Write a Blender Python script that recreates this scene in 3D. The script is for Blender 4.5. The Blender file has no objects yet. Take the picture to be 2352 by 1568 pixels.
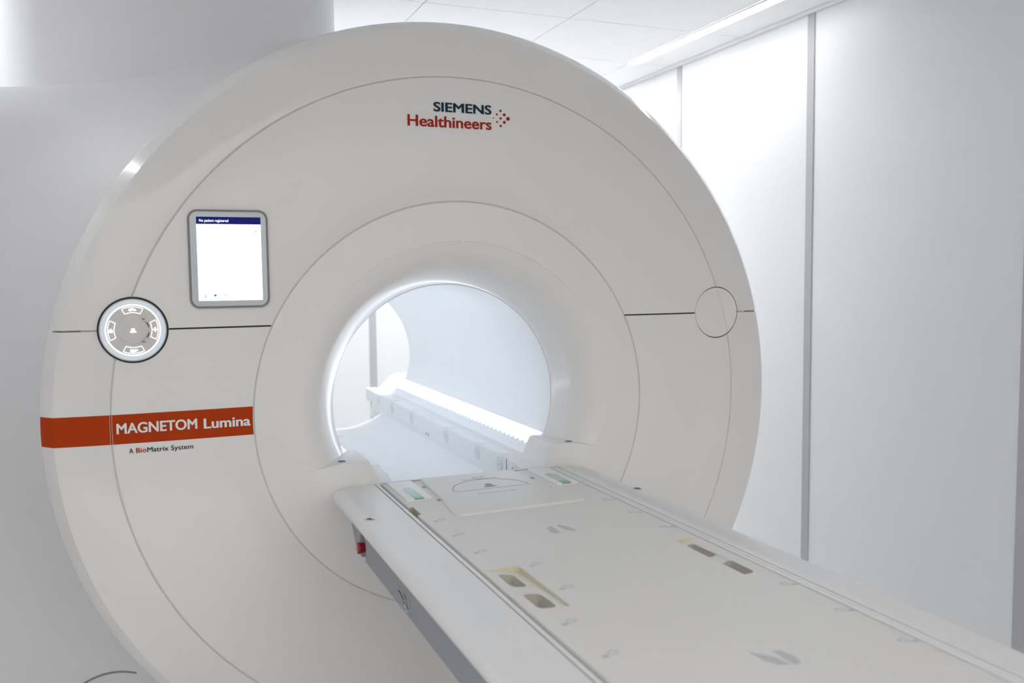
import bpy, bmesh, math, random
from math import sin, cos, pi, sqrt, asin, atan2, exp, radians
from mathutils import Vector, Matrix

random.seed(7)
C = bpy.context.scene.collection
scene = bpy.context.scene

# ------------------------------------------------------------------ camera
ZO = 1.0                      # height of the bore axis above the floor
YAW, PITCH, ROLL, FPX = 0.3870, -0.0736, -0.0108, 2048.9
cp, sp, cy_, sy_ = cos(PITCH), sin(PITCH), cos(YAW), sin(YAW)
fwd = Vector((sy_*cp, cy_*cp, sp)); right0 = Vector((cy_, -sy_, 0)); up0 = right0.cross(fwd)
right = right0*cos(ROLL) + up0*sin(ROLL); up = up0*cos(ROLL) - right0*sin(ROLL)
cam = bpy.data.cameras.new('camera'); camo = bpy.data.objects.new('camera', cam); C.objects.link(camo)
cam.sensor_width = 36.0; cam.lens = 36.0*FPX/2352.0; cam.clip_start = 0.02
camo.matrix_world = Matrix(((right.x, up.x, -fwd.x, -0.8385), (right.y, up.y, -fwd.y, -2.438),
                            (right.z, up.z, -fwd.z, 0.3751 + ZO), (0, 0, 0, 1)))
cam.dof.use_dof = True; cam.dof.focus_distance = 2.45; cam.dof.aperture_fstop = 3.0
scene.camera = camo

# ------------------------------------------------------------------ world and exposure
world = bpy.data.worlds.new('world'); scene.world = world; world.use_nodes = True
bg = world.node_tree.nodes['Background']
WORLD = 0.92
bg.inputs['Strength'].default_value = WORLD
wn = world.node_tree.nodes; wl = world.node_tree.links           # dim towards the ground, bright above the horizon
wt = wn.new('ShaderNodeTexCoord'); ws = wn.new('ShaderNodeSeparateXYZ'); wr = wn.new('ShaderNodeMapRange')
wr.inputs['From Min'].default_value = -0.15; wr.inputs['From Max'].default_value = 0.40
wr.inputs['To Min'].default_value = 0.30; wr.inputs['To Max'].default_value = 2.60
wc = wn.new('ShaderNodeVectorMath'); wc.operation = 'SCALE'; wc.inputs[0].default_value = (1.0, .98, .955)
wl.new(wt.outputs['Generated'], ws.inputs[0]); wl.new(ws.outputs['Z'], wr.inputs['Value'])
wl.new(wr.outputs['Result'], wc.inputs['Scale']); wl.new(wc.outputs['Vector'], bg.inputs['Color'])
scene.view_settings.view_transform = 'Standard'; scene.view_settings.look = 'None'
scene.view_settings.gamma = 1.0; scene.view_settings.exposure = 0.16; scene.view_settings.use_curve_mapping = False
scene.cycles.diffuse_bounces = 8; scene.cycles.max_bounces = 14
LED_ROOM, LED_FILL, LED_LEFT, LED_BACK, LED_BORE = 18.0, 16.0, 30.0, 72.0, 4.8

# ------------------------------------------------------------------ materials
def mat(name, col, rough=0.35, metal=0.0, spec=0.5, noise=0.015, coat=0.0, trans=0.0, emit=None, estr=0.0):
    m = bpy.data.materials.new(name); m.use_nodes = True
    nt = m.node_tree; b = nt.nodes['Principled BSDF']
    b.inputs['Roughness'].default_value = rough; b.inputs['Metallic'].default_value = metal
    b.inputs['Specular IOR Level'].default_value = spec; b.inputs['Coat Weight'].default_value = coat
    b.inputs['Transmission Weight'].default_value = trans
    tx = nt.nodes.new('ShaderNodeTexNoise'); tx.inputs['Scale'].default_value = 9.0; tx.inputs['Detail'].default_value = 4.0
    tc = nt.nodes.new('ShaderNodeTexCoord'); nt.links.new(tc.outputs['Object'], tx.inputs['Vector'])
    mx = nt.nodes.new('ShaderNodeMix'); mx.data_type = 'RGBA'
    a = [max(0, c*(1-noise)) for c in col] + [1]; d = [min(1, c*(1+noise)) for c in col] + [1]
    mx.inputs['A'].default_value = a; mx.inputs['B'].default_value = d
    nt.links.new(tx.outputs['Fac'], mx.inputs['Factor']); nt.links.new(mx.outputs['Result'], b.inputs['Base Color'])
    if emit:
        b.inputs['Emission Color'].default_value = (*emit, 1); b.inputs['Emission Strength'].default_value = estr
    return m
M = {}
M['shell'] = mat('white_gloss_shell', (.80, .79, .775), .28, coat=.25)
M['ring'] = mat('white_outer_ring', (.775, .765, .755), .16, coat=.5)
M['cover'] = mat('white_side_cover', (.70, .70, .715), .52, spec=.4)
M['column'] = mat('white_column_panel', (.86, .86, .87), .5)
M['core'] = mat('grey_core', (.66, .66, .63), .6)
M['bore'] = mat('white_bore_liner', (.85, .86, .87), .42)
M['rollergrey'] = mat('pale_grey_roller', (.76, .78, .81), .4)
M['wall'] = mat('white_wall_panel', (.73, .735, .74), .42, noise=.008)
M['strip'] = mat('grey_wall_profile', (.42, .415, .43), .5)
M['ceil'] = mat('white_ceiling_tile', (.91, .91, .915), .8)
M['dark'] = mat('ceiling_joint', (.35, .35, .36), .8)
M['floor'] = mat('pale_floor', (.86, .86, .85), .4, noise=.03)
M['table'] = mat('white_table_plastic', (.78, .785, .79), .34)
M['pad'] = mat('ivory_tabletop', (.745, .738, .725), .5, spec=.4)
M['plate'] = mat('ivory_plate', (.745, .735, .715), .42)
M['green_groove'] = mat('grey_green_groove', (.40, .42, .38), .5)
M['grey'] = mat('blue_grey_panel', (.30, .31, .345), .5, spec=.35)
M['black'] = mat('black_gasket', (.012, .012, .013), .5)
M['greyring'] = mat('mid_grey_frame', (.24, .235, .225), .4)
M['bezel'] = mat('pale_grey_bezel', (.60, .63, .67), .2, coat=.4)
M['taupe'] = mat('taupe_control_face', (.68, .655, .64), .4)
M['orange'] = mat('orange_stripe', (.43, .042, .001), .45, spec=.12)
M['red'] = mat('dark_red_lettering', (.40, .014, .004), .5, spec=.2)
M['teal'] = mat('dark_teal_lettering', (.002, .030, .055), .5, spec=.2)
M['ink'] = mat('black_lettering', (.012, .013, .025), .5, spec=.2)
M['whiteink'] = mat('white_lettering', (.80, .79, .78), .4)
M['mark'] = mat('grey_print', (.53, .53, .555), .5)
M['bluemark'] = mat('blue_grey_print', (.22, .26, .40), .5)
M['navy'] = mat('navy_print', (.03, .06, .22), .4)
M['green'] = mat('green_window', (.36, .56, .44), .2, coat=.3)
M['green2'] = mat('dark_green_catch', (.22, .42, .30), .3)
M['yellow'] = mat('yellowed_resin', (.66, .60, .45), .5)
M['olive'] = mat('olive_recess', (.50, .49, .43), .5)
M['redbutton'] = mat('red_button', (.26, .008, .012), .28, coat=.3)
M['steel'] = mat('brushed_steel', (.62, .62, .64), .22, metal=1.0)
M['lampglow'] = mat('led_diffuser', (.9, .9, .9), .5, emit=(.96, .98, 1.0), estr=LED_ROOM)
M['lampleft'] = mat('led_diffuser_left', (.9, .9, .9), .5, emit=(.96, .98, 1.0), estr=LED_LEFT)
M['lampback'] = mat('led_diffuser_back', (.9, .9, .9), .5, emit=(.96, .98, 1.0), estr=LED_BACK)
M['lampfill'] = mat('led_diffuser_fill', (.9, .9, .9), .5, emit=(.98, .98, .97), estr=LED_FILL)
M['screen'] = mat('screen_white', (.8, .85, .9), .2, emit=(.93, .97, 1.0), estr=1.12)
M['header'] = mat('screen_navy', (.002, .003, .03), .3, spec=.1, emit=(.004, .008, .10), estr=1.0)
M['scrtext'] = mat('screen_text', (.8, .8, .9), .3, emit=(.9, .93, 1.0), estr=1.4)
M['cyan'] = mat('screen_cyan', (.6, .9, .95), .3, emit=(.62, .93, .97), estr=1.15)
M['scrblue'] = mat('screen_blue', (.02, .08, .35), .3, emit=(.02, .1, .4), estr=.5)
M['ledring'] = mat('pale_light_ring', (.72, .80, .86), .3, emit=(.80, .90, 1.0), estr=.16)
M['ledbright'] = mat('bright_light_line', (.9, .92, 1), .3, emit=(.93, .95, 1.0), estr=1.35)

# bore lamp: diffuser lit by a row of LEDs behind its upper half
def bore_lamp_material():
    m = bpy.data.materials.new('bore_led_diffuser'); m.use_nodes = True
    nt = m.node_tree; b = nt.nodes['Principled BSDF']
    b.inputs['Base Color'].default_value = (.80, .83, .87, 1); b.inputs['Roughness'].default_value = .3
    b.inputs['Emission Color'].default_value = (.82, .90, 1.0, 1)
    at = nt.nodes.new('ShaderNodeAttribute'); at.attribute_name = 'led'
    ml = nt.nodes.new('ShaderNodeMath'); ml.operation = 'MULTIPLY'; ml.inputs[1].default_value = LED_BORE
    nt.links.new(at.outputs['Fac'], ml.inputs[0]); nt.links.new(ml.outputs[0], b.inputs['Emission Strength'])
    return m
M['borelamp'] = bore_lamp_material()

# ------------------------------------------------------------------ mesh helpers
class MB:
    def __init__(s): s.v, s.f = [], []
    def add(s, vs, fs):
        n = len(s.v); s.v += [tuple(v) for v in vs]; s.f += [tuple(i+n for i in f) for f in fs]; return s
    def box(s, x0, x1, y0, y1, z0, z1):
        return s.add([(x, y, z) for z in (z0, z1) for y in (y0, y1) for x in (x0, x1)],
                     [(0, 2, 3, 1), (4, 5, 7, 6), (0, 1, 5, 4), (2, 6, 7, 3), (0, 4, 6, 2), (1, 3, 7, 5)])
    def grid(s, rows, closed=False):
        n, k = len(rows), len(rows[0]); fs = []
        for i in range(n-1):
            for j in range(k if closed else k-1):
                a, b = i*k+j, i*k+(j+1) % k; fs.append((a, b, b+k, a+k))
        return s.add([p for r in rows for p in r], fs)
    def loft(s, loops):            # closed loops, capped both ends
        n, k = len(loops), len(loops[0]); fs = []
        for i in range(n-1):
            for j in range(k):
                a, b = i*k+j, i*k+(j+1) % k; fs.append((a, b, b+k, a+k))
        fs.append(tuple(range(k-1, -1, -1))); fs.append(tuple(range((n-1)*k, n*k)))
        return s.add([p for r in loops for p in r], fs)
    def tube(s, pts, r, n=8):
        pts = [Vector(p) for p in pts]; loops = []
        for i, p in enumerate(pts):
            t = (pts[min(i+1, len(pts)-1)] - pts[max(i-1, 0)]).normalized()
            a = t.orthogonal().normalized() if i == 0 else (prev - t*prev.dot(t)).normalized()
            prev = a; b = t.cross(a)
            loops.append([p + r*(a*cos(2*pi*k/n) + b*sin(2*pi*k/n)) for k in range(n)])
        return s.loft(loops)

def link(o, parent=None):
    C.objects.link(o)
    if parent is not None:
        o.parent = parent
        w = parent; loc = Vector((0, 0, 0))
        while w is not None: loc += w.location; w = w.parent
        o.matrix_parent_inverse = Matrix.Identity(4)
        o.location = -loc + o.location if not o.get('_rel') else o.location
    return o
def obj(name, mb, material, parent=None, smooth=30, bevel=0, label=None, zo=ZO):
    me = bpy.data.meshes.new(name)
    me.from_pydata([(v[0], v[1], v[2]+zo) for v in mb.v], [], mb.f)
    bm = bmesh.new(); bm.from_mesh(me); bmesh.ops.remove_doubles(bm, verts=bm.verts, dist=1e-6)
    if bevel:
        es = [e for e in bm.edges if len(e.link_faces) == 2 and e.calc_face_angle(0) > .5]
        bmesh.ops.bevel(bm, geom=es, offset=bevel, segments=3, affect='EDGES', profile=.5)
    bmesh.ops.recalc_face_normals(bm, faces=bm.faces); bm.to_mesh(me); bm.free()
    if smooth:
        me.polygons.foreach_set('use_smooth', [True]*len(me.polygons)); me.set_sharp_from_angle(angle=radians(smooth))
    if material is not None: me.materials.append(M[material])
    o = bpy.data.objects.new(name, me); link(o, parent)
    if label: o['label'] = label
    return o
def thing(name, label, cat, loc, group=None):
    o = bpy.data.objects.new(name, None); C.objects.link(o); o.empty_display_size = .1
    o.location = loc; tag(o, label, cat, group); return o
def tag(o, label, cat, group=None):
    o['label'] = label; o['category'] = cat
    if group: o['group'] = group
    return o
def structure(name, mb, m, **k):
    o = obj(name, mb, m, **k); o['kind'] = 'structure'; return o
def cut(o, cutters, transfer=False):
    for c in cutters:
        md = o.modifiers.new('cut', 'BOOLEAN'); md.operation = 'DIFFERENCE'; md.solver = 'EXACT'; md.object = c
        if transfer: md.material_mode = 'TRANSFER'
    bpy.context.view_layer.update()
    dg = bpy.context.evaluated_depsgraph_get()
    me = bpy.data.meshes.new_from_object(o.evaluated_get(dg)); o.modifiers.clear(); o.data = me
    for c in cutters:
        bpy.data.objects.remove(c)
    me.polygons.foreach_set('use_smooth', [True]*len(me.polygons)); me.set_sharp_from_angle(angle=radians(25))
def disc(mb, cx, cz, r, y0, y1, n=64, cham=0.0):
    lp = lambda rr, y: [(cx + rr*cos(2*pi*k/n), y, cz + rr*sin(2*pi*k/n)) for k in range(n)]
    return mb.loft([lp(r, y1), lp(r, y0 + cham), lp(r - cham, y0)] if cham else [lp(r, y1), lp(r, y0)])
def annulus(mb, cx, cz, r0, r1, y0, y1, n=96):
    lp = lambda rr, y: [(cx + rr*cos(2*pi*k/n), y, cz + rr*sin(2*pi*k/n)) for k in range(n)]
    rows = [lp(r0, y1), lp(r0, y0), lp(r1, y0), lp(r1, y1), lp(r0, y1)]
    return mb.grid(rows, closed=True)
def lathe(mb, prof, a0=0, a1=2*pi, n=160, closed=True):
    rows = [[(r*cos(a0+(a1-a0)*k/n), y, r*sin(a0+(a1-a0)*k/n)) for k in range(n if closed else n+1)] for r, y in prof]
    return mb.grid(rows, closed=closed)
def flat_poly(mb, pts, thick, axis='z', base=0.0):
    """polygon plate; axis z: pts (x,y) lying at z=base..base+thick ; axis y: pts (x,z), front at y=base-thick"""
    if axis == 'z': lo = [(x, y, base) for x, y in pts]; hi = [(x, y, base+thick) for x, y in pts]
    elif axis == 'y': lo = [(x, base, z) for x, z in pts]; hi = [(x, base-thick, z) for x, z in pts]
    else: lo = [(base, y, z) for y, z in pts]; hi = [(base-thick, y, z) for y, z in pts]
    return mb.loft([lo, hi])
def rrect(x0, x1, y0, y1, r, n=7):
    rs = r if isinstance(r, (list, tuple)) else [r]*4; out = []
    for (cx, cy, a, rr) in ((x1-rs[0], y1-rs[0], 0, rs[0]), (x0+rs[1], y1-rs[1], pi/2, rs[1]),
                            (x0+rs[2], y0+rs[2], pi, rs[2]), (x1-rs[3], y0+rs[3], 3*pi/2, rs[3])):
        out += [(cx + rr*cos(a+pi/2*k/n), cy + rr*sin(a+pi/2*k/n)) for k in range(n+1)]
    return out
def slab(mb, x0, x1, y0, y1, r, z0, z1, edge=.004, n=7, plane='z'):
    """rounded slab with a rounded top edge; plane 'z' (x,y outline, top at z1) or 'y' (x,z outline, front at z1)"""
    rs = r if isinstance(r, (list, tuple)) else [r]*4; loops = []
    for ins, z in [(0, z0)] + [(edge*(1-cos(t*pi/8)), z1 + (-1 if z1 > z0 else 1)*edge*(1-sin(t*pi/8))) for t in range(5)]:
        o = rrect(x0+ins, x1-ins, y0+ins, y1-ins, [max(q-ins, .0005) for q in rs], n)
        loops.append([(a, b, z) for a, b in o] if plane == 'z' else [(a, z, b) for a, b in o])
    return mb.loft(loops)
def stroke(mb, pts, w, base, thick=.0004, axis='z', closed=False):
    pts = [Vector((p[0], p[1])) for p in pts]; n = len(pts); L, R = [], []
    for i, p in enumerate(pts):
        if closed: a, b = pts[i-1], pts[(i+1) % n]
        else: a, b = pts[max(i-1, 0)], pts[min(i+1, n-1)]
        t = (b-a).normalized(); nn = Vector((-t.y, t.x))
        L.append(p+nn*w/2); R.append(p-nn*w/2)
    if closed:
        k = n
        def P(q, h): return (q.x, q.y, base+h) if axis == 'z' else ((q.x, base-h, q.y) if axis == 'y' else (base-h, q.x, q.y))
        vs = [P(q, 0) for q in L]+[P(q, 0) for q in R]+[P(q, thick) for q in L]+[P(q, thick) for q in R]; fs = []
        for i in range(k):
            j = (i+1) % k
            fs += [(2*k+i, 2*k+j, 3*k+j, 3*k+i), (i, j, 2*k+j, 2*k+i), (k+i, 3*k+i, 3*k+j, k+j), (i, k+i, k+j, j)]
        return mb.add(vs, fs)
    return flat_poly(mb, [tuple(q) for q in L] + [tuple(q) for q in reversed(R)], thick, axis, base)
def ellipse(cx, cz, rx, rz, n=20, a0=0, a1=2*pi):
    return [(cx + rx*cos(a0+(a1-a0)*k/n), cz + rz*sin(a0+(a1-a0)*k/n)) for k in range(n if a1-a0 > 6.28 else n+1)]
def text(name, body, x0, x1, zbase, cap, material, parent, y=-.0006, weight=0.0, ref='H', spacing=1.0):
    """raised lettering on the front face, fitted between x0 and x1 with the given capital height"""
    def mesh_of(s):
        cu = bpy.data.curves.new(name, 'FONT'); cu.body = s; cu.size = 1.0; cu.space_character = spacing
        cu.extrude = 0.0; cu.resolution_u = 6
        t = bpy.data.objects.new(name, cu); C.objects.link(t); bpy.context.view_layer.update()
        me = bpy.data.meshes.new_from_object(t.evaluated_get(bpy.context.evaluated_depsgraph_get()))
        bpy.data.objects.remove(t); bpy.data.curves.remove(cu); return me
    me0 = mesh_of(ref); h = max(v.co.y for v in me0.vertices); bpy.data.meshes.remove(me0)
    me = mesh_of(body); xs = [v.co.x for v in me.vertices]; a, b = min(xs)-weight, max(xs)+weight
    sx = (x1-x0)/(b-a); sz = cap/(h+2*weight*.6); bm = bmesh.new()
    offs = [(0, 0)] if weight == 0 else [(weight*cos(2*pi*q/8), weight*.6*sin(2*pi*q/8)) for q in range(8)]
    for q, (ox, oz) in enumerate(offs):
        nb = len(bm.verts); bm.from_mesh(me); bm.verts.ensure_lookup_table()
        for v in bm.verts[nb:]:
            v.co = ((v.co.x+ox-a)*sx + x0, y - .00002*q, (v.co.y+oz+weight*.6)*sz + zbase + ZO)
    r = bmesh.ops.extrude_face_region(bm, geom=list(bm.faces)); vs = [g for g in r['geom'] if isinstance(g, bmesh.types.BMVert)]
    bmesh.ops.translate(bm, verts=vs, vec=(0, .0005, 0)); bmesh.ops.recalc_face_normals(bm, faces=bm.faces); bm.to_mesh(me); bm.free()
    me.name = name; me.materials.clear(); me.materials.append(M[material])
    o = bpy.data.objects.new(name, me); link(o, parent); return o

# ================================================================== ROOM
XR, XL, YB, YF, ZC, ZF = 1.66, -2.06, 3.2, -3.7, 1.42, -1.0
structure('floor', MB().box(XL-.1, XR+.1, YF, YB+.1, ZF-.1, ZF), 'floor', smooth=0)
structure('wall_right', MB().box(XR, XR+.1, YF, YB, ZF, ZC+.15), 'wall', smooth=0)
structure('wall_left', MB().box(XL-.1, XL, YF, YB, ZF, ZC+.15), 'wall', smooth=0)
structure('wall_back', MB().box(XL-.1, XR+.1, YB, YB+.1, ZF, ZC+.15), 'wall', smooth=0)
# ceiling: tiles with open joints under a darker backing
LX = [-2.06, -1.658, -1.044, -.430, .184, .798]; LX2 = [1.423]
LY = [y for y in [.920-.585*k for k in range(8, -1, -1)] if y > YF] + [1.505, 2.09, 2.675, YB]
LY = [YF] + LY
cb = MB(); g = .0022
cxs = LX + LX2 + [XR]
for i in range(len(cxs)-1):
    for j in range(len(LY)-1):
        cb.box(cxs[i]+g, cxs[i+1]-g, LY[j]+g, LY[j+1]-g, ZC, ZC+.03)
ceil = structure('ceiling', cb, 'ceil', smooth=0)
ceil.data.materials.append(M['dark'])
structure('ceiling_backing', MB().box(XL, XR, YF, YB, ZC+.05, ZC+.09), 'dark', smooth=0)
for nme, a in (('trim_1', MB().box(XR-.016, XR, YF, YB, ZC-.016, ZC)), ('trim_2', MB().box(XL, XR, YB-.016, YB, ZC-.016, ZC)),
               ('trim_3', MB().box(XL, XL+.016, YF, YB, ZC-.016, ZC))):
    structure(nme, a, 'wall', bevel=.003)
k = 4
for y in (-2.43, -1.47, -.506, .481, 1.438, 2.41):
    structure('trim_%d' % k, MB().box(XR-.004, XR, y-.020, y+.020, ZF, ZC-.016), 'strip', smooth=0); k += 1
for x in (-1.43, -.47, .493, 1.45):
    structure('trim_%d' % k, MB().box(x-.023, x+.023, YB-.004, YB, ZF, ZC-.016), 'strip', smooth=0); k += 1

def line_light(label, x0, x1, y0, y1, group=None, glow='lampglow'):
    t = thing('ceiling_light', label, 'light', ((x0+x1)/2, (y0+y1)/2, ZC-.012+ZO), group)
    b = MB(); e = .0025
    b.box(x0-e, x0, y0-e, y1+e, ZC-.009, ZC-.0005); b.box(x1, x1+e, y0-e, y1+e, ZC-.009, ZC-.0005)
    b.box(x0, x1, y0-e, y0, ZC-.009, ZC-.0005); b.box(x0, x1, y1, y1+e, ZC-.009, ZC-.0005)
    obj('light_housing', b, 'table', t, smooth=0)
    xm, hw = (x0+x1)/2, (x1-x0)/2-.0006; ym, hl = (y0+y1)/2, (y1-y0)/2-.0006
    dl = []
    for zz, ins in ((ZC-.002, 0), (ZC-.0090, 0), (ZC-.0105, .002), (ZC-.0110, .006)):
        dl.append([(xm+sx*(hw-ins), ym+sy*(hl-ins), zz) for sx, sy in ((1, 1), (-1, 1), (-1, -1), (1, -1))])
    obj('diffuser', MB().loft(dl), glow, t, smooth=40)
    return t
line_light('long glowing white light strip in the ceiling beside the right panelled wall', 1.398, 1.448, .335, 1.500)
line_light('narrow ceiling light strip along the wall behind the tall service column', -1.705, -1.662, .00, 1.20, glow='lampleft')
line_light('added fill light strip, longest on the ceiling, along the side wall beside the patient table', -1.80, -1.75, -3.20, -1.20, glow='lampfill')  # unseen fill strip, added to brighten the scanner's lower face from the left front
line_light('broad cross ceiling light strip above the rear end of the scanner', -.15, 1.40, 2.00, 2.10, glow='lampback')

# ================================================================== SCANNER
mri = thing('mri_scanner', 'large round white scanner with a glowing open bore and an orange stripe', 'scanner', (0, .9, 0))
ZS = .2490
def sector(prof, up, gap=.0022, n=180):
    """closed solid ring sector, cut along the horizontal joint at z=ZS"""
    loops = []
    for k in range(n+1):
        lp = []
        for r, y in prof:
            a = asin((ZS + (gap if up else -gap))/r)
            s, e = (a, pi-a) if up else (pi-a, 2*pi+a)
            t = s + (e-s)*k/n
            lp.append((r*cos(t), y, r*sin(t)))
        loops.append(lp)
    return MB().loft(loops)
RA, RB = .936, .5886
face_prof = [(RB+.0012, .018), (RB+.0012, .003), (RB+.0026, .0007), (RB+.005, 0), (.68, -.002), (.76, -.0026), (.85, -.0016), (RA-.005, 0), (RA-.0026, .0007), (RA-.0012, .003), (RA-.0012, .018)]
ring_prof = [(RA+.0012, .018), (RA+.0012, .0035), (RA+.0028, .0012), (RA+.006, .0008), (1.00, .0055), (1.05, .0115), (1.0675, .0140), (1.0698, .0162),
             (1.0955, .047), (1.0985, .052), (1.0995, .058), (1.0995, .10), (RA+.0012, .10)]
def cutter(x, r=.0835):
    return obj('cutter', disc(MB(), x, ZS, r, -.05, .3, 96), None, smooth=0)
for up in (True, False):
    o = obj('face_panel', sector(face_prof, up), 'shell', mri); cut(o, [cutter(-.875), cutter(.875)])
    o = obj('outer_ring', sector(ring_prof, up), 'ring', mri, smooth=18); cut(o, [cutter(-.875), cutter(.875)])
# backing plate seen in the joints
core = MB(); lathe(core, [(.50, .02), (.50, .0042), (.94, .0046), (1.05, .0185), (1.09, .06), (1.09, .11), (.50, .11), (.50, .02)])
co = obj('core_ring', core, 'core', mri); cut(co, [cutter(-.875, .0815), cutter(.875, .0815)])
# dark gaskets in the horizontal joint
for (x0, x1) in ((-.79, -.5365), (.5365, .79)):
    obj('joint_gasket', MB().box(x0, x1, .0022, .012, ZS-.0021, ZS+.0021), 'black', mri, smooth=0)
for s in (-1, 1):
    b = MB(); b.box(min(s*.960, s*1.037), max(s*.960, s*1.037), .0155, .020, ZS-.0020, ZS+.0020)
    obj('joint_gasket', b, 'greyring', mri, smooth=0)
# funnel and lower apron
fun = [(RB-.0012, .02), (RB-.0012, .003), (RB-.0026, .0007), (RB-.005, 0), (.53, -.0005), (.4760, .0)] + [(.475-.1225*q, .156*(.75*q**2.2+.25*(1-sqrt(1-q**6)))) for q in (.03, .06, .1, .15, .2, .26, .32, .38, .44, .5, .56, .62, .68, .73, .78, .83, .87, .905, .935, .96, .98, .993, 1.0)] + [(.3515, .18)]
fr = [(r, y) for r, y in fun if r > .577] + [(.56, 0), (.54, 0), (.52, 0), (.508, 0), (.498, 0), (.490, 0), (.483, 0), (.4775, 0)] + [(.4758, 0), (.4752, .00001)] + [(r, y) for r, y in fun if r < .475]
rows = []
for k in range(200):
    a = 2*pi*k/200; d = abs(((a-pi/2+pi) % (2*pi))-pi)
    w = min(1, max(0, (1.15-d)/.65)); w = w*w*(3-2*w)
    rows.append([(r*cos(a), y + (w*.0028*min(1, max(0, (r-.40)/.06)) if r < .4755 else 0), r*sin(a)) for r, y in fr])
fb = MB().grid([list(q) for q in zip(*rows)], closed=True); obj('bore_funnel', fb, 'shell', mri, smooth=16)
obj('funnel_notch', disc(MB(), .004, .4735, .006, -.0012, .002, 24), 'shell', mri)
def arcpts(r, z, n=40):
    a = asin(z/r); return [(r*cos(pi-a+(pi+2*a)*k/n), r*sin(pi-a+(pi+2*a)*k/n)) for k in range(n+1)]
ap = MB(); flat_poly(ap, arcpts(.4745, -.238, 60), .03, 'y', .0295); obj('lower_apron', ap, 'shell', mri)
# shoulders that carry the bore lamps out into the funnel
for s in (-1, 1):
    pr = [(.2475, -.2379), (.2475, -.2120), (.2795, -.1405), (.2830, -.1372), (.30, -.1362), (.36, -.1395), (.42, -.1490), (.440, -.1540), (.4505, -.1600), (.4515, -.2379)]
    loops = []
    for y, d in ((.168, 0), (.003, 0), (.0008, .0004), (-.0005, .0014)):
        loops.append([(s*(x + (d if i < 3 else 0)), y, z - (d if 2 < i < 8 else 0)) for i, (x, z) in enumerate(pr)])
    obj('funnel_shoulder', MB().loft(loops), 'shell', mri, smooth=22)
    b = MB(); cx, cyy = s*.352, .028; zt = -.1384
    stroke(b, ellipse(cx, cyy, .0095, .0095, 28), .0022, zt, .0009, closed=True)
    stroke(b, [(cx-.005, cyy-.003), (cx-.0015, cyy+.004), (cx+.001, cyy-.001), (cx+.005, cyy+.0035)], .0020, zt, .0009)
    obj('round_symbol', b, 'navy', mri, smooth=0, label='dark blue circled mark')
# bore liner
bb = MB(); lathe(bb, [(.36, .156), (.35, .157), (.35, .60), (.35, 1.2), (.35, 1.80), (.352, 1.832), (.358, 1.85), (.37, 1.868), (.40, 1.89), (.44, 1.90), (.46, 1.90)], n=160)
obj('bore_liner', bb, 'bore', mri, smooth=40)
rb = MB(); lathe(rb, [(.455, 1.90), (.66, 1.905), (.80, 1.89), (.85, 1.84), (.87, 1.70), (.885, .60), (.91, .28), (.97, .16), (1.05, .108)], n=120); obj('magnet_body', rb, 'cover', mri, smooth=40)

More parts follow.
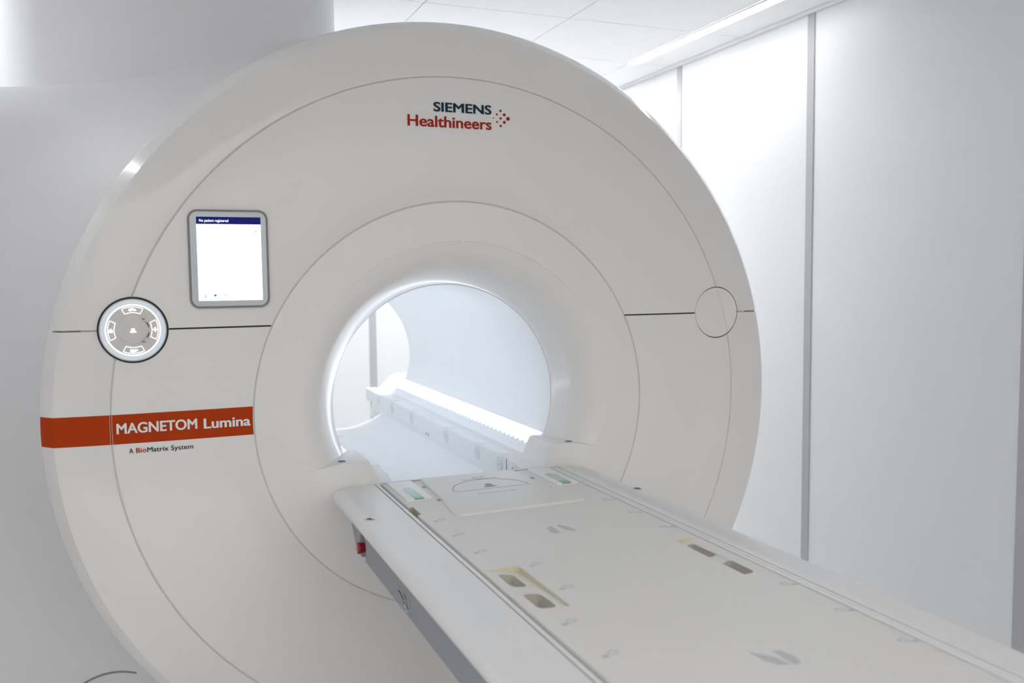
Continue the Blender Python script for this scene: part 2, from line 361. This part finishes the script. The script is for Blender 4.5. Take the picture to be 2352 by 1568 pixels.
# lamps, rails and rollers inside the bore
def led_profile(v):   # brightness across the diffuser, v from 0 (bottom) to 1 (top)
    return max(0., min(1., (v-.44)/.13)) * (1.0 if v < .72 else max(0.0, 1-((v-.72)/.32)**1.4))
for s in (-1, 1):
    P0, P1 = Vector((.256, -.1985)), Vector((.3245, -.1300)); nrm = Vector((.70, -.72))*.006
    ny, nv = 560, 28; y0, y1 = .150, 1.905; rows = []; led = []
    for i in range(nv+1):
        v = i/nv; q = P0.lerp(P1, v) + nrm*(sin(pi*v))*-0.9
        rows.append([(s*q.x, y0+(y1-y0)*j/ny, q.y) for j in range(ny+1)])
    o = obj('bore_lamp', MB().grid(rows), 'borelamp', mri, smooth=60)
    at = o.data.attributes.new('led', 'FLOAT', 'POINT')
    vals = []
    for vtx in o.data.vertices:
        x, y, z = abs(vtx.co.x), vtx.co.y, vtx.co.z-ZO
        v = max(0, min(1, ((x-P0.x)*(P1.x-P0.x)+(z-P0.y)*(P1.y-P0.y))/((P1-P0).length_squared)))
        rip = .035*sin(2*pi*y/.040)
        e = min(1, max(0, (y-.158)/.02)) * min(1, max(0, (1.90-y)/.02))
        vals.append(led_profile(v+rip*(1 if v < .6 else 0))*e + .02)
    at.data.foreach_set('value', vals)
    # rail
    rp = [(.2000, -.2885), (.2000, -.2050), (.2025, -.2020), (.2065, -.2010), (.248, -.1995), (.2545, -.1975), (.2620, -.1915), (.263, -.245)]
    rl = obj('bore_rail', MB().loft([[(s*x, y, z) for x, z in rp] for y in (.165, .70, 1.3, 1.95)]), 'bore', mri)
    # near end piece, chamfered towards the table
    ep = []
    for y, d, e in ((.17, 0, 0), (.105, 0, 0), (.050, .004, .010), (.030, .012, .020)):
        ep.append([(s*(x + (d if x < .21 else 0)), y, z - (e if z > -.21 else 0)) for x, z in rp])
    en = obj('rail_end', MB().loft(ep), 'bore', mri)
    h = MB()
    h.loft([[(s*xx, .118+.006*cos(2*pi*k/20), -.232+.0095*sin(2*pi*k/20)) for k in range(20)] for xx in (.2035, .1990)])
    obj('end_hole', h, 'olive', en)
    for yr in (.228, .437, .785, 1.27, 1.60, 1.86):
        w = MB()
        def ring(xx, r): return [(s*xx, yr + r*cos(2*pi*k/28), -.2335+r*1.12*sin(2*pi*k/28)) for k in range(28)]
        w.loft([ring(.205, .0235), ring(.1975, .0235), ring(.1962, .0222), ring(.1960, .0185), ring(.1974, .0175), ring(.1974, .009), ring(.1958, .008)])
        ro = obj('roller', w, 'rollergrey', rl)
        hs = MB(); hp = [(.1995, -.258), (.1978, -.212), (.1995, -.2010), (.2055, -.1960), (.230, -.1945), (.232, -.2045), (.232, -.258)]
        hs.loft([[(s*x, yy, z) for x, z in hp] for yy in (yr-.020, yr+.020)])
        obj('roller_housing', hs, 'bore', rl, bevel=.0015)
        c = MB(); c.loft([[(s*xx, yr + .0018*cos(2*pi*k/10), -.2335+.0024*sin(2*pi*k/10)) for k in range(10)] for xx in (.1975, .1954)])
        obj('roller_pin', c, 'greyring', ro)
    v = MB()
    for yy in (1.02, 1.05):
        v.box(min(s*.1992, s*.202), max(s*.1992, s*.202), yy, yy+.010, -.272, -.262)
    obj('rail_slot', v, 'greyring', rl, smooth=0)
    # far end blocks beyond the bore
    bk = MB().loft([[(s*x, y, z) for x, z in [(.252, -.205), (.2575, -.198), (.318, -.1375), (.345, -.127), (.42, -.124), (.44, -.205)]] for y in (1.907, 2.03, 2.09)])
    obj('lamp_end_block', bk, 'bore', mri, bevel=.004)
    bx = MB(); bx.box(min(s*.1980, s*.256), max(s*.1980, s*.256), 1.95, 2.13, -.262, -.199); e1 = obj('rail_end', bx, 'bore', mri, bevel=.005)
    bx = MB(); bx.loft([[(s*.198, y, z), (s*.240, y, z), (s*.240, y+.05, z), (s*.198, y+.05, z)] for y, z in ((2.0, -.335), (1.98, -.300), (1.96, -.2625))])
    obj('rail_foot', bx, 'bore', e1, bevel=.003)

# ---- flared side cover with a rolled top edge
TOP = [(-1.95, .915), (-1.55, .917), (-1.193, .925), (-1.031, .936), (-.918, .946), (-.716, .984), (-.541, 1.030), (-.400, 1.066), (-.30, 1.085)]
def top_z(x):
    if x <= TOP[0][0]: return TOP[0][1]
    for i in range(len(TOP)-1):
        if x <= TOP[i+1][0]:
            p0 = TOP[max(i-1, 0)]; p1 = TOP[i]; p2 = TOP[i+1]; p3 = TOP[min(i+2, len(TOP)-1)]
            h = p2[0]-p1[0]; t = (x-p1[0])/h
            m1 = (p2[1]-p0[1])/(p2[0]-p0[0])*h; m2 = (p3[1]-p1[1])/(p3[0]-p1[0])*h
            return (2*t**3-3*t*t+1)*p1[1]+(t**3-2*t*t+t)*m1+(-2*t**3+3*t*t)*p2[1]+(t**3-t*t)*m2
    return TOP[-1][1]
R0 = 1.0975; FR = .13
def cover_y(x, z):
    u = max(0, sqrt(x*x+z*z)-R0)
    y = .060 + .35*(1-exp(-u/.18))
    t = top_z(x)-z
    if t < FR: y += FR - sqrt(max(0, FR*FR-(FR-max(t, 0))**2))
    return y
a_top = None
for k in range(900, 1300):            # where the rolled edge meets the ring
    a = pi*k/1800
    if R0*sin(a) <= top_z(R0*cos(a)): a_top = a; break
XW = -1.95; outer = []
xt = R0*cos(a_top)
NO = 260
path = [(xt, top_z(xt))] + [(xt + (XW-xt)*k/120, top_z(xt + (XW-xt)*k/120)) for k in range(1, 121)]
path += [(XW, top_z(XW) + (ZF+.002-top_z(XW))*k/100) for k in range(1, 101)]
a_bot = 2*pi - asin(.999/R0) - pi*0 if False else pi + asin(.998/R0)
xb = R0*cos(a_bot)
path += [(XW + (xb-XW)*k/60, ZF+.002) for k in range(1, 60)]
# resample by mapping to angles
rows = []; n = len(path); ks = [0] + [(k/40)**1.6 for k in range(1, 24)] ; ks = [((k/60)**1.7) for k in range(0, 61)]
tl = [(1-(1-t)**1.0) for t in ks]
extra = [1-.0005*2**q for q in range(0, 8)]
tl = sorted(set([round(t, 5) for t in tl] + [round(t, 5) for t in extra] + [.55+.45*sin(pi/2*q/30) for q in range(31)]))
for i, (px, pz) in enumerate(path):
    a = a_top + (a_bot-a_top)*i/(n-1)
    ix, iz = R0*cos(a), R0*sin(a)
    rows.append([(ix + (px-ix)*t, cover_y(ix + (px-ix)*t, iz + (pz-iz)*t), iz + (pz-iz)*t) for t in tl])
sc = MB().grid(rows)
# rolled edge carries on backwards as the cover's top
rim = [(p[0], cover_y(*p), p[1]) for p in path[:121]]
sc.grid([[(x, y + (1.8-y)*t, z + .012*min(1, t*8)) for x, y, z in rim] for t in (0, .02, .06, .15, .4, 1.0)])
obj('side_cover', sc, 'cover', mri, smooth=60)
arc = []
for k in range(25):
    t = k/24; x = -.905 - .19*t; z = -.690 - .043*t - .075*t*t
    arc.append((x, cover_y(x, z) - .0004, z))
obj('cover_seam', MB().tube(arc, .0032, 8), 'greyring', mri)
# ---- orange stripe
def prof_y(r):
    pr = [p for p in face_prof[3:8]] + [p for p in ring_prof[3:10]]
    for (r0, y0), (r1, y1) in zip(pr, pr[1:]):
        if r0 <= r <= r1: return y0 + (y1-y0)*(r-r0)/(r1-r0+1e-9)
    return pr[-1][1] if r > 1 else 0.0
def stripe(rs, parent):
    rows = []
    for r in rs:
        rows.append([(-sqrt(r*r-z*z), prof_y(r)-.0007, z) for z in [-.0385 + .075*k/8 for k in range(9)]])
    return obj('orange_stripe', MB().grid(rows), 'orange', parent, smooth=25)
stripe([RB+.003, .62, .68, .72, .76, .80, .85, .90, RA-.003], mri)
stripe([RA+.003, .96, 1.0, 1.03, 1.05, 1.0675, 1.0698, 1.08, 1.0955, 1.0985], mri)
obj('orange_stripe', MB().grid([[(-sqrt(r*r-z*z), .0022, z) for z in [-.0385 + .075*k/8 for k in range(9)]] for r in (RA-.0018, RA+.0018)]), 'orange', mri)
# ---- lettering
text('model_lettering', 'MAGNETOM', -.9234, -.7312, -.0122, .0268, 'whiteink', mri, y=-.0042, weight=.032)
text('model_lettering', 'Lumina', -.7156, -.5978, -.0134, .0262, 'whiteink', mri, y=-.0042, weight=.032, ref='L')
text('system_lettering', 'A', -.8962, -.8865, -.0634, .0122, 'ink', mri, y=-.0032, weight=.008)
text('system_lettering', 'Bio', -.8800, -.8555, -.0634, .0122, 'red', mri, y=-.0032, weight=.008)
text('system_lettering', 'Matrix System', -.8535, -.7430, -.0634, .0122, 'ink', mri, y=-.0032, weight=.008)
text('maker_lettering', 'SIEMENS', -.0762, .0977, .8374, .0258, 'teal', mri, y=-.0034, weight=.026)
text('maker_lettering', 'Healthineers', -.1521, .0976, .7940, .0310, 'red', mri, y=-.0034, weight=.022)
dm = MB()
for dx, dz, r in ((0, 2, .0034), (-1, 1, .0027), (1, 1, .0043), (-2, 0, .0018), (0, 0, .0034), (2, 0, .0055), (-1, -1, .0027), (1, -1, .0043), (0, -2, .0034)):
    disc(dm, .1262+dx*.01145, .8287+dz*.0107, r, -.0028, .0012, 24)
obj('dot_emblem', dm, 'red', mri)

# ---- touch display
dp = obj('touch_display', slab(MB(), -.7378, -.5385, .2993, .5530, .024, .006, -.0105, .004, plane='y'), 'greyring', mri)
obj('display_bezel', slab(MB(), -.7325, -.5440, .3047, .5475, .020, -.0085, -.0118, .001, plane='y'), 'bezel', dp)
obj('display_screen', MB().box(-.7165, -.5573, -.0126, -.0115, .3190, .5155), 'screen', dp, smooth=0)
obj('header_bar', MB().box(-.7165, -.5573, -.0126, -.0115, .5155, .5340), 'header', dp, smooth=0)
text('header_lettering', 'No patient registered', -.7095, -.6380, .5212, .0068, 'scrtext', dp, y=-.0132)
def icon(name, material, *fns):
    b = MB()
    for f in fns: f(b)
    return obj(name, b, material, dp, smooth=0)
YS = -.0126
icon('screen_head', 'cyan', lambda b: flat_poly(b, ellipse(-.669, .4955, .0072, .0065, 16, .3, pi), .0004, 'y', YS))
icon('screen_arrow', 'cyan', lambda b: flat_poly(b, [(-.707, .4985), (-.697, .5015), (-.697, .4965)], .0004, 'y', YS))
icon('screen_arrow', 'cyan', lambda b: flat_poly(b, [(-.641, .5005), (-.641, .4965), (-.632, .4985)], .0004, 'y', YS))
icon('screen_line', 'cyan', lambda b: stroke(b, [(-.695+.05*k/10, .5015+.0022*sin(pi*k/10)) for k in range(11)], .0006, YS, .0003, 'y'))
for z in (.4555, .4365): icon('screen_line', 'cyan', lambda b: stroke(b, [(-.688, z), (-.675, z)], .0016, YS, .0003, 'y'))
for x in (-.700, -.678, -.655): icon('screen_caption', 'cyan', lambda b: stroke(b, [(x-.004, .3228), (x+.005, .3232)], .0012, YS, .0003, 'y'))
icon('screen_icon', 'scrblue', lambda b: stroke(b, [(-.7025, .3335), (-.700, .3350), (-.700, .3275)], .0016, YS, .0004, 'y'), lambda b: stroke(b, [(-.7030, .3277), (-.697, .3277)], .0012, YS, .0005, 'y'))
icon('screen_icon', 'scrblue', lambda b: flat_poly(b, [(-.680, .3340), (-.6775, .3355), (-.676, .3340), (-.6745, .3355), (-.672, .3340), (-.676, .3285)], .0004, 'y', YS))
icon('screen_icon', 'scrblue', lambda b: stroke(b, ellipse(-.6535, .3325, .0024, .0024, 12), .0010, YS, .0004, 'y', closed=True), lambda b: stroke(b, [(-.6518, .3343), (-.6490, .3362)], .0012, YS, .0005, 'y'))
icon('screen_icon', 'scrblue', lambda b: flat_poly(b, rrect(-.5715, -.5680, .4965, .4985, .0004), .0004, 'y', YS))

# ---- control dial on the left, blank round cover on the right
CX = -.875
ct = obj('control_dial', disc(MB(), CX, ZS, .0828, -.0045, .06, 96, .002), 'black', mri)
obj('dial_frame', annulus(MB(), CX, ZS, .0755, .0786, -.0060, -.001), 'bezel', ct)
obj('light_ring', annulus(MB(), CX, ZS, .0650, .0756, -.0066, -.001), 'ledring', ct)
obj('light_ring', annulus(MB(), CX, ZS, .0618, .0652, -.0066, -.001), 'ledbright', ct)
obj('dial_face', disc(MB(), CX, ZS, .0618, -.0064, -.001, 72), 'taupe', ct)
kb = MB(); n = 64
lp = lambda r, y: [(CX + r*cos(2*pi*k/n), y, ZS + r*sin(2*pi*k/n)) for k in range(n)]
kb.loft([lp(.0385, -.0062), lp(.0375, -.0068), lp(.0350, -.0085), lp(.0335, -.0125), lp(.0325, -.0150), lp(.0312, -.0158)])
obj('dial_knob', kb, 'taupe', ct)
def button_shape(a):
    pts = []; ro, ri, h1, h2 = .0585, .0440, radians(25), radians(24)
    pts += [(CX + ro*cos(a-h1+2*h1*k/10), ZS + ro*sin(a-h1+2*h1*k/10)) for k in range(11)]
    pts += [(CX + ri*cos(a+h2-2*h2*k/10), ZS + ri*sin(a+h2-2*h2*k/10)) for k in range(11)]
    return pts
for a in (0, pi/2, pi, 3*pi/2):
    b = MB(); stroke(b, button_shape(a), .0016, -.0064, .0005, 'y', closed=True)
    cx, cz = CX + .0515*cos(a), ZS + .0515*sin(a)
    if a == 0:
        stroke(b, [(cx-.006, cz), (cx+.006, cz)], .0028, -.0064, .0005, 'y'); stroke(b, [(cx, cz-.006), (cx, cz+.006)], .0028, -.0064, .0006, 'y')
    elif a == pi:
        flat_poly(b, [(cx-.0045, cz-.0055), (cx+.0045, cz-.0055), (cx+.0047, cz+.001), (cx, cz+.0052), (cx-.0047, cz+.001)], .0005, 'y', -.0064)
    elif a == pi/2:
        for ox, oz, r in ((-.006, -.0004, .0034), (-.0005, .0012, .0034), (.0055, -.0010, .0032), (-.004, -.0022, .003)): flat_poly(b, ellipse(cx+ox, cz+oz, r, r*.8, 14), .0005, 'y', -.0064)
    else:
        flat_poly(b, [(cx-.0085, cz+.0040), (cx-.0055, cz+.0020), (cx+.006, cz+.0030), (cx+.011, cz+.0008), (cx+.006, cz-.0022), (cx+.001, cz-.0045), (cx-.006, cz-.0045), (cx-.0085, cz-.0030)], .0005, 'y', -.0064)
    obj('dial_button', b, 'ledbright', ct, smooth=0)
b = MB(); flat_poly(b, rrect(CX-.0070, CX+.0070, ZS-.0060, ZS-.0020, .0008), .0004, 'y', -.0158); flat_poly(b, rrect(CX-.0042, CX+.0040, ZS-.0020, ZS+.0048, .0014), .0004, 'y', -.0158)
obj('knob_icon', b, 'ledbright', ct, smooth=0)
b = MB()
for sg in (1, -1):
    r = .0375
    o_ = [(CX + r*cos(sg*t)+.0012*sin(pi*q/10), ZS + r*sin(sg*t)) for q, t in ((q, radians(6+26*q/10)) for q in range(11))]
    i_ = [(CX + (r-.0016*q/10)*cos(sg*radians(6+26*q/10)), ZS + (r-.0016*q/10)*sin(sg*radians(6+26*q/10))) for q in range(10, -1, -1)]
    flat_poly(b, o_+i_, .0004, 'y', -.0080)
stroke(b, [(CX+.027, ZS), (CX+.031, ZS)], .0006, -.0158, .0003, 'y')
obj('dial_scale', b, 'ink', ct, smooth=0)
for sg, w in ((1, 0), (-1, 1)):
    b = MB(); pts = [(CX+.0175+.011*q/24, ZS+sg*.0290 + .0012*sin(q*1.5)-.0001*q) for q in range(25)]
    stroke(b, pts, .0006, -.0080, .0003, 'y'); obj('dial_mark', b, 'ink', ct, smooth=0)
rc = MB(); disc(rc, .875, ZS, .0808, .0002, .05, 96, .0015); obj('round_cover', rc, 'shell', mri)
obj('cover_joint', annulus(MB(), .875, ZS, .0809, .0834, .0028, .03), 'black', mri)
ang = [asin(z/RA) for z in (ZS-.079, ZS+.079)]
b = MB(); pts = []
for q in range(31):
    a = ang[0] + (ang[1]-ang[0])*q/30; x, z = RA*cos(a), RA*sin(a)
    if (x-.875)**2+(z-ZS)**2 < .0803**2: pts.append((x, z))
stroke(b, pts, .0016, .0002, .0004, 'y'); obj('cover_groove', b, 'core', mri, smooth=0)

# ================================================================== SERVICE COLUMN
col = thing('service_column', 'wide white boxed column with soft rounded corners rising behind the round scanner to the ceiling', 'column', (-.68, 1.1, 0))
o_ = rrect(-1.235, -.200, .62, 1.75, .125, 12)
obj('column_shell', MB().loft([[(x, y, .945) for x, y in o_], [(x, y, ZC-.002) for x, y in o_]]), 'column', col, smooth=40)

# ================================================================== PATIENT TABLE
tb = thing('patient_table', 'long white scanner table with grip slots and grey side panel, docked to the bore', 'table', (0, -1.3, 0))
ZT = -.205; YE = -2.05
# side beams
def beam(x_in, x_out, name):
    s = 1 if x_out > x_in else -1
    loops = []
    prof = [(.014, -.0275), (.005, -.0255), (.0, -.0205), (-.0022, -.0140), (-.0005, -.0080), (.0045, -.0035), (.011, -.0008), (.018, 0)]
    for ins, dz in prof:
        xo = x_out - s*ins
        x0, x1 = min(x_in, xo), max(x_in, xo)
        fi = min(max(ins, 0), .006)
        rr = [.060, .003, .003, .020] if s > 0 else [.003, .060, .020, .003]
        loops.append([(x, y, ZT+dz) for x, y in rrect(x0, x1, YE, -.0015-fi*.6, [max(q-max(ins, 0)*.5, .001) for q in rr], 10)])
    return obj(name, MB().loft(loops), 'table', tb, smooth=50)
bl = beam(-.2695, -.394, 'side_beam'); br = beam(.2985, .384, 'side_beam')
for s, x, par in ((-1, -.3645, bl), (1, .372, br)):
    b = MB(); y = -.3575; n = 28
    lp = lambda r, z: [(x+r*cos(2*pi*k/n), y+r*sin(2*pi*k/n), z) for k in range(n)]
    b.grid([lp(.0128, ZT-.001), lp(.0128, ZT+.0010), lp(.0115, ZT+.0022), lp(.0095, ZT+.0022), lp(.0082, ZT+.0008), lp(.0078, ZT+.0004)], closed=True)
    j = obj('socket_ring', b, 'steel', par)
    b = MB(); b.loft([lp(.0080, ZT+.0002), lp(.0080, ZT+.0006)]); obj('socket_hole', b, 'ink', j)
# inner guide strips and grooves either side of the pad
obj('guide_strip', MB().box(-.2655, -.2560, YE, -.004, ZT-.03, ZT-.0005), 'table', tb, bevel=.0015)
obj('guide_groove', MB().box(-.2560, -.2475, YE, -.006, ZT-.03, ZT-.0085), 'green_groove', tb, smooth=0)
obj('guide_strip', MB().box(.2870, .2960, YE, -.004, ZT-.03, ZT-.0005), 'table', tb, bevel=.0015)
obj('guide_groove', MB().box(.2695, .2770, YE, -.006, ZT-.03, ZT-.0070), 'green_groove', tb, smooth=0)
obj('guide_strip', MB().box(.2770, .2865, YE, -.004, ZT-.03, ZT-.0015), 'table', tb, bevel=.0015)
obj('gap_seal', MB().box(-.2698, -.2650, YE, -.004, ZT-.04, ZT-.0030), 'black', tb, smooth=0)
obj('gap_seal', MB().box(.2961, .2984, YE, -.004, ZT-.04, ZT-.0040), 'greyring', tb, smooth=0)
# tabletop
PX0, PX1 = -.2470, .2695
top = obj('tabletop', slab(MB(), PX0, PX1, YE, -.0015, .004, ZT-.03, ZT, .0035), 'pad', tb)
obj('docking_lip', slab(MB(), -.2455, .2455, -.0128, .0135, .004, ZT-.025, ZT, .003), 'pad', tb)
cuts = []
def slotcut(x0, x1, y0, y1, r, depth):
    o = rrect(x0, x1, y0, y1, r, 8); q = rrect(x0+.004, x1-.004, y0+.004, y1-.004, max(r-.004, .001), 8)
    return obj('cutter', MB().loft([[(x, y, ZT-depth) for x, y in q], [(x, y, ZT-depth*.5) for x, y in o], [(x, y, ZT+.02) for x, y in o]]), 'olive', smooth=0)
def pocket(x_in, x_out, y0, y1, depth):
    r = .012; s = 1 if x_in > x_out else -1
    o = rrect(min(x_in, x_out), max(x_in, x_out), y0, y1, [r if s > 0 else .002, r if s < 0 else .002, .002, .002], 8)
    f = lambda x: abs(x-x_out)/abs(x_in-x_out)
    g_ = lambda y: min(1, max(0, (y-y0)/(y1-y0)))
    return obj('cutter', MB().loft([[(x, y, ZT-.0004-depth*f(x)*(.35+.65*g_(y))) for x, y in o], [(x, y, ZT+.02) for x, y in o]]), 'yellow', smooth=0)
def two_tone(c):
    c.data.materials.append(M['pad'])
    for p in c.data.polygons:
        if abs(p.normal.z) > .5: p.material_index = 1
    return c
cuts += [two_tone(pocket(-.170, -.2445, -1.055, -.818, .013)), two_tone(pocket(.2085, .2680, -1.05, -.802, .013))]
cuts += [slotcut(-.2245, -.1905, -.915, -.838, .011, .026), slotcut(-.2240, -.1880, -1.043, -.963, .011, .026),
         slotcut(.2130, .2420, -.908, -.818, .010, .026), slotcut(.2130, .2420, -1.035, -.955, .010, .026)]
cuts += [obj('cutter', MB().box(-.2485, -.2380, -.366, -.290, ZT-.018, ZT+.02), 'olive', smooth=0)]
cuts += [obj('cutter', MB().box(-.160, .158, -.024, -.0125, ZT-.006, ZT+.02), 'pad', smooth=0)]
for x, y in ((-.151, -.095), (-.156, -.249), (.166, -.117), (.165, -.244)):
    cuts.append(obj('cutter', MB().box(x-.005, x+.005, y-.011, y+.011, ZT-.010, ZT+.02), 'yellow', smooth=0))
cut(top, cuts, True)
# head plate
hp = [(-.1400, -.0250), (.1450, -.0250), (.1530, -.2500), (.1700, -.285), (.1850, -.330), (.1905, -.395), (.1870, -.4100), (.1760, -.4160), (-.1480, -.4230), (-.1590, -.4190), (-.1650, -.405), (-.1640, -.365), (-.1580, -.300), (-.1510, -.265)]
cxp, cyp = .012, -.22
def inset(d): return [(cxp + (x-cxp)*(1-d/.16), cyp + (y-cyp)*(1-d/.19)) for x, y in hp]
hpl = MB().loft([[(x, y, z) for x, y in inset(d)] for d, z in ((0, ZT-.001), (0, ZT+.0035), (.0010, ZT+.0052), (.0028, ZT+.0064), (.006, ZT+.0070))])
hd = obj('head_plate', hpl, 'plate', tb, smooth=50)
zi = ZT+.0070
b = MB(); arcp = [(-.094, -.2115)] + [(.009 + .108*cos(t), -.208 + .108*sin(t)) for t in [pi*.985-pi*.97*k/40 for k in range(41)]] + [(.112, -.2085)]
stroke(b, arcp, .0022, zi, .0004); stroke(b, [(-.094, -.2115), (.112, -.2085)], .0010, zi, .0004)
stroke(b, [(-.040, -.090), (.066, -.094)], .0009, zi, .0004); stroke(b, [(.000, -.108), (.034, -.066), (-.004, -.070), (.020, -.104)], .0009, zi, .0004)
obj('head_outline', b, 'bluemark', hd, smooth=0)
b = MB(); flat_poly(b, ellipse(.012, -.168, .0105, .0125, 20), .0004, 'z', zi); flat_poly(b, [(-.010, -.193), (.028, -.191), (.026, -.184), (.016, -.178), (.008, -.178), (-.006, -.186)], .0005, 'z', zi)
obj('head_silhouette', b, 'bluemark', hd, smooth=0)
b = MB(); stroke(b, [(-.050, -.255), (.060, -.252)], .003, zi, .0003); obj('plate_slit', b, 'olive', hd, smooth=0)
# coil sockets with green windows
for x0, x1, gx0, gx1 in ((-.2390, -.1680, -.2170, -.1910), (.1890, .2560, .2065, .2330)):
    sk = obj('coil_socket', slab(MB(), x0, x1, -.2330, -.0240, .004, ZT-.002, ZT+.0060, .003), 'table', tb)
    xm = (gx0+gx1)/2
    b = MB(); flat_poly(b, [(gx0+.004, -.110), (gx1-.006, -.110), (gx1-.004, -.128), (gx1, -.132), (gx1, -.205), (gx0, -.205), (gx0, -.118)], .0006, 'z', ZT+.0060)
    obj('green_window', b, 'green', sk, smooth=0)
    b = MB(); flat_poly(b, [(gx0, -.2048), (gx1, -.2048), (gx1, -.2335), (gx0, -.2335)], .0036, 'z', ZT+.0030)
    obj('latch', b, 'green2', sk, bevel=.0006)
    b = MB(); stroke(b, [(xm-.004, -.238), (xm-.010, -.262)], .0018, ZT, .0004); obj('guide_line', b, 'whiteink', sk, smooth=0)
# printed marks
def plug_mark(x, y, s=1.0, f=1):
    b = MB()
    flat_poly(b, [(x-f*.014*s, y-.006*s), (x-f*.004*s, y-.006*s), (x+f*.001*s, y-.002*s), (x-f*.001*s, y+.003*s), (x-f*.010*s, y+.003*s)], .0003, 'z', ZT)
    for q in range(5):
        a = radians(20+32*q); stroke(b, [(x+f*.010*s+.006*s*cos(a), y+.004*s+.006*s*sin(a)), (x+f*.010*s+.012*s*cos(a), y+.004*s+.012*s*sin(a))], .0022*s, ZT, .0003)
    stroke(b, [(x+f*.002*s, y), (x+f*.018*s, y+.002*s)], .0022*s, ZT, .0003)
    obj('connector_mark', b, 'mark', tb, smooth=0)
for x, y in ((-.2170, -.437), (-.2140, -.568), (-.2120, -.704), (-.1400, -.830), (-.1400, -.972), (-.2080, -1.126), (-.2060, -1.265)): plug_mark(x, y)
for x, y in ((.250, -.430), (.249, -.565), (.254, -.706), (.254, -1.126), (.256, -1.269), (.255, -1.409)): plug_mark(x, y, 1.0, -1)
b = MB()
flat_poly(b, [(.006, -.590), (.010, -.612), (.006, -.640), (-.006, -.648), (-.014, -.636), (-.010, -.605), (-.002, -.590)], .0003, 'z', ZT)
flat_poly(b, [(.020, -.592), (.030, -.586), (.042, -.605), (.048, -.640), (.038, -.648), (.026, -.630)], .0003, 'z', ZT)
obj('lung_mark', b, 'mark', tb, smooth=0)
b = MB(); flat_poly(b, [(-.004, -1.340), (.006, -1.352), (.020, -1.372), (.026, -1.400), (.010, -1.398), (-.002, -1.376)], .0003, 'z', ZT)
flat_poly(b, [(.030, -1.352), (.044, -1.356), (.050, -1.380), (.044, -1.404), (.030, -1.404), (.030, -1.380)], .0003, 'z', ZT)
obj('abdomen_mark', b, 'mark', tb, smooth=0)
b = MB(); stroke(b, [(.02, -1.535), (.10, -1.505), (.18, -1.490), (.262, -1.512)], .003, ZT, .0003); obj('tabletop_line', b, 'plate', tb, smooth=0)
# grey side fairing, pedestal, button, sticker
fa = MB()
for x in (-.3795, .368):
    pass
ends = [(-.3795, .0), (.3680, .0)]
fl = []
for x in (-.3795, .3680):
    fl.append([(x, -.200, -.2325), (x, -.246, -.2800), (x, -.283, -.3050), (x, YE+.1, -.3050), (x, YE+.1, -.2325)])
fair = obj('side_panel', MB().loft(fl), 'grey', tb, bevel=.003)
well = obj('cutter', MB().loft([[(xx, -.343+r*.032*cos(2*pi*k/32), -.277+r*.036*sin(2*pi*k/32)) for k in range(32)] for xx, r in ((-.362, .72), (-.372, .93), (-.38, 1.0), (-.40, 1.02))]), 'grey', smooth=0)
cut(fair, [well], True)
n = 32; lp = lambda r, xx: [(xx, -.343+r*cos(2*pi*k/n), -.2765+r*sin(2*pi*k/n)) for k in range(n)]
bt = obj('stop_button', MB().loft([lp(.0105, -.355), lp(.0110, -.366), lp(.0138, -.3865), lp(.0142, -.3905), lp(.0128, -.3935), lp(.0105, -.3942)]), 'redbutton', tb, smooth=50)
b = MB(); stroke(b, ellipse(-.343, -.2765, .0075, .0085, 24, .4, 5.6), .0009, -.3942, .0003, 'x'); obj('button_mark', b, 'whiteink', bt, smooth=0)
st = obj('side_sticker', MB().add([], []).box(-.3803, -.3795, -.763, -.668, -.299, -.262), 'grey', fair, smooth=0)
b = MB(); X = -.3803
stroke(b, [(-.675, -.272), (-.690, -.272), (-.716, -.279)], .0042, X, .0003, 'x'); stroke(b, [(-.718, -.266), (-.736, -.270), (-.737, -.281), (-.750, -.286)], .0036, X, .0003, 'x')
stroke(b, [(-.712, -.284), (-.722, -.283)], .003, X, .0003, 'x'); obj('sticker_print', b, 'ink', fair, smooth=0)
b = MB(); stroke(b, [(-.715, -.292), (-.728, -.289), (-.730, -.296), (-.742, -.294)], .0018, X, .0003, 'x'); obj('sticker_print', b, 'whiteink', fair, smooth=0)
pd = MB().loft([[(x, y, z) for x, y in rrect(-.372+i, .362-i, YE+.14+i, -1.02-i*.3, .06, 8)] for i, z in ((0.02, ZF+.001), (.02, ZF+.10), (.01, -.60), (0.0, -.3045))])
obj('pedestal', pd, 'grey', tb, smooth=50)
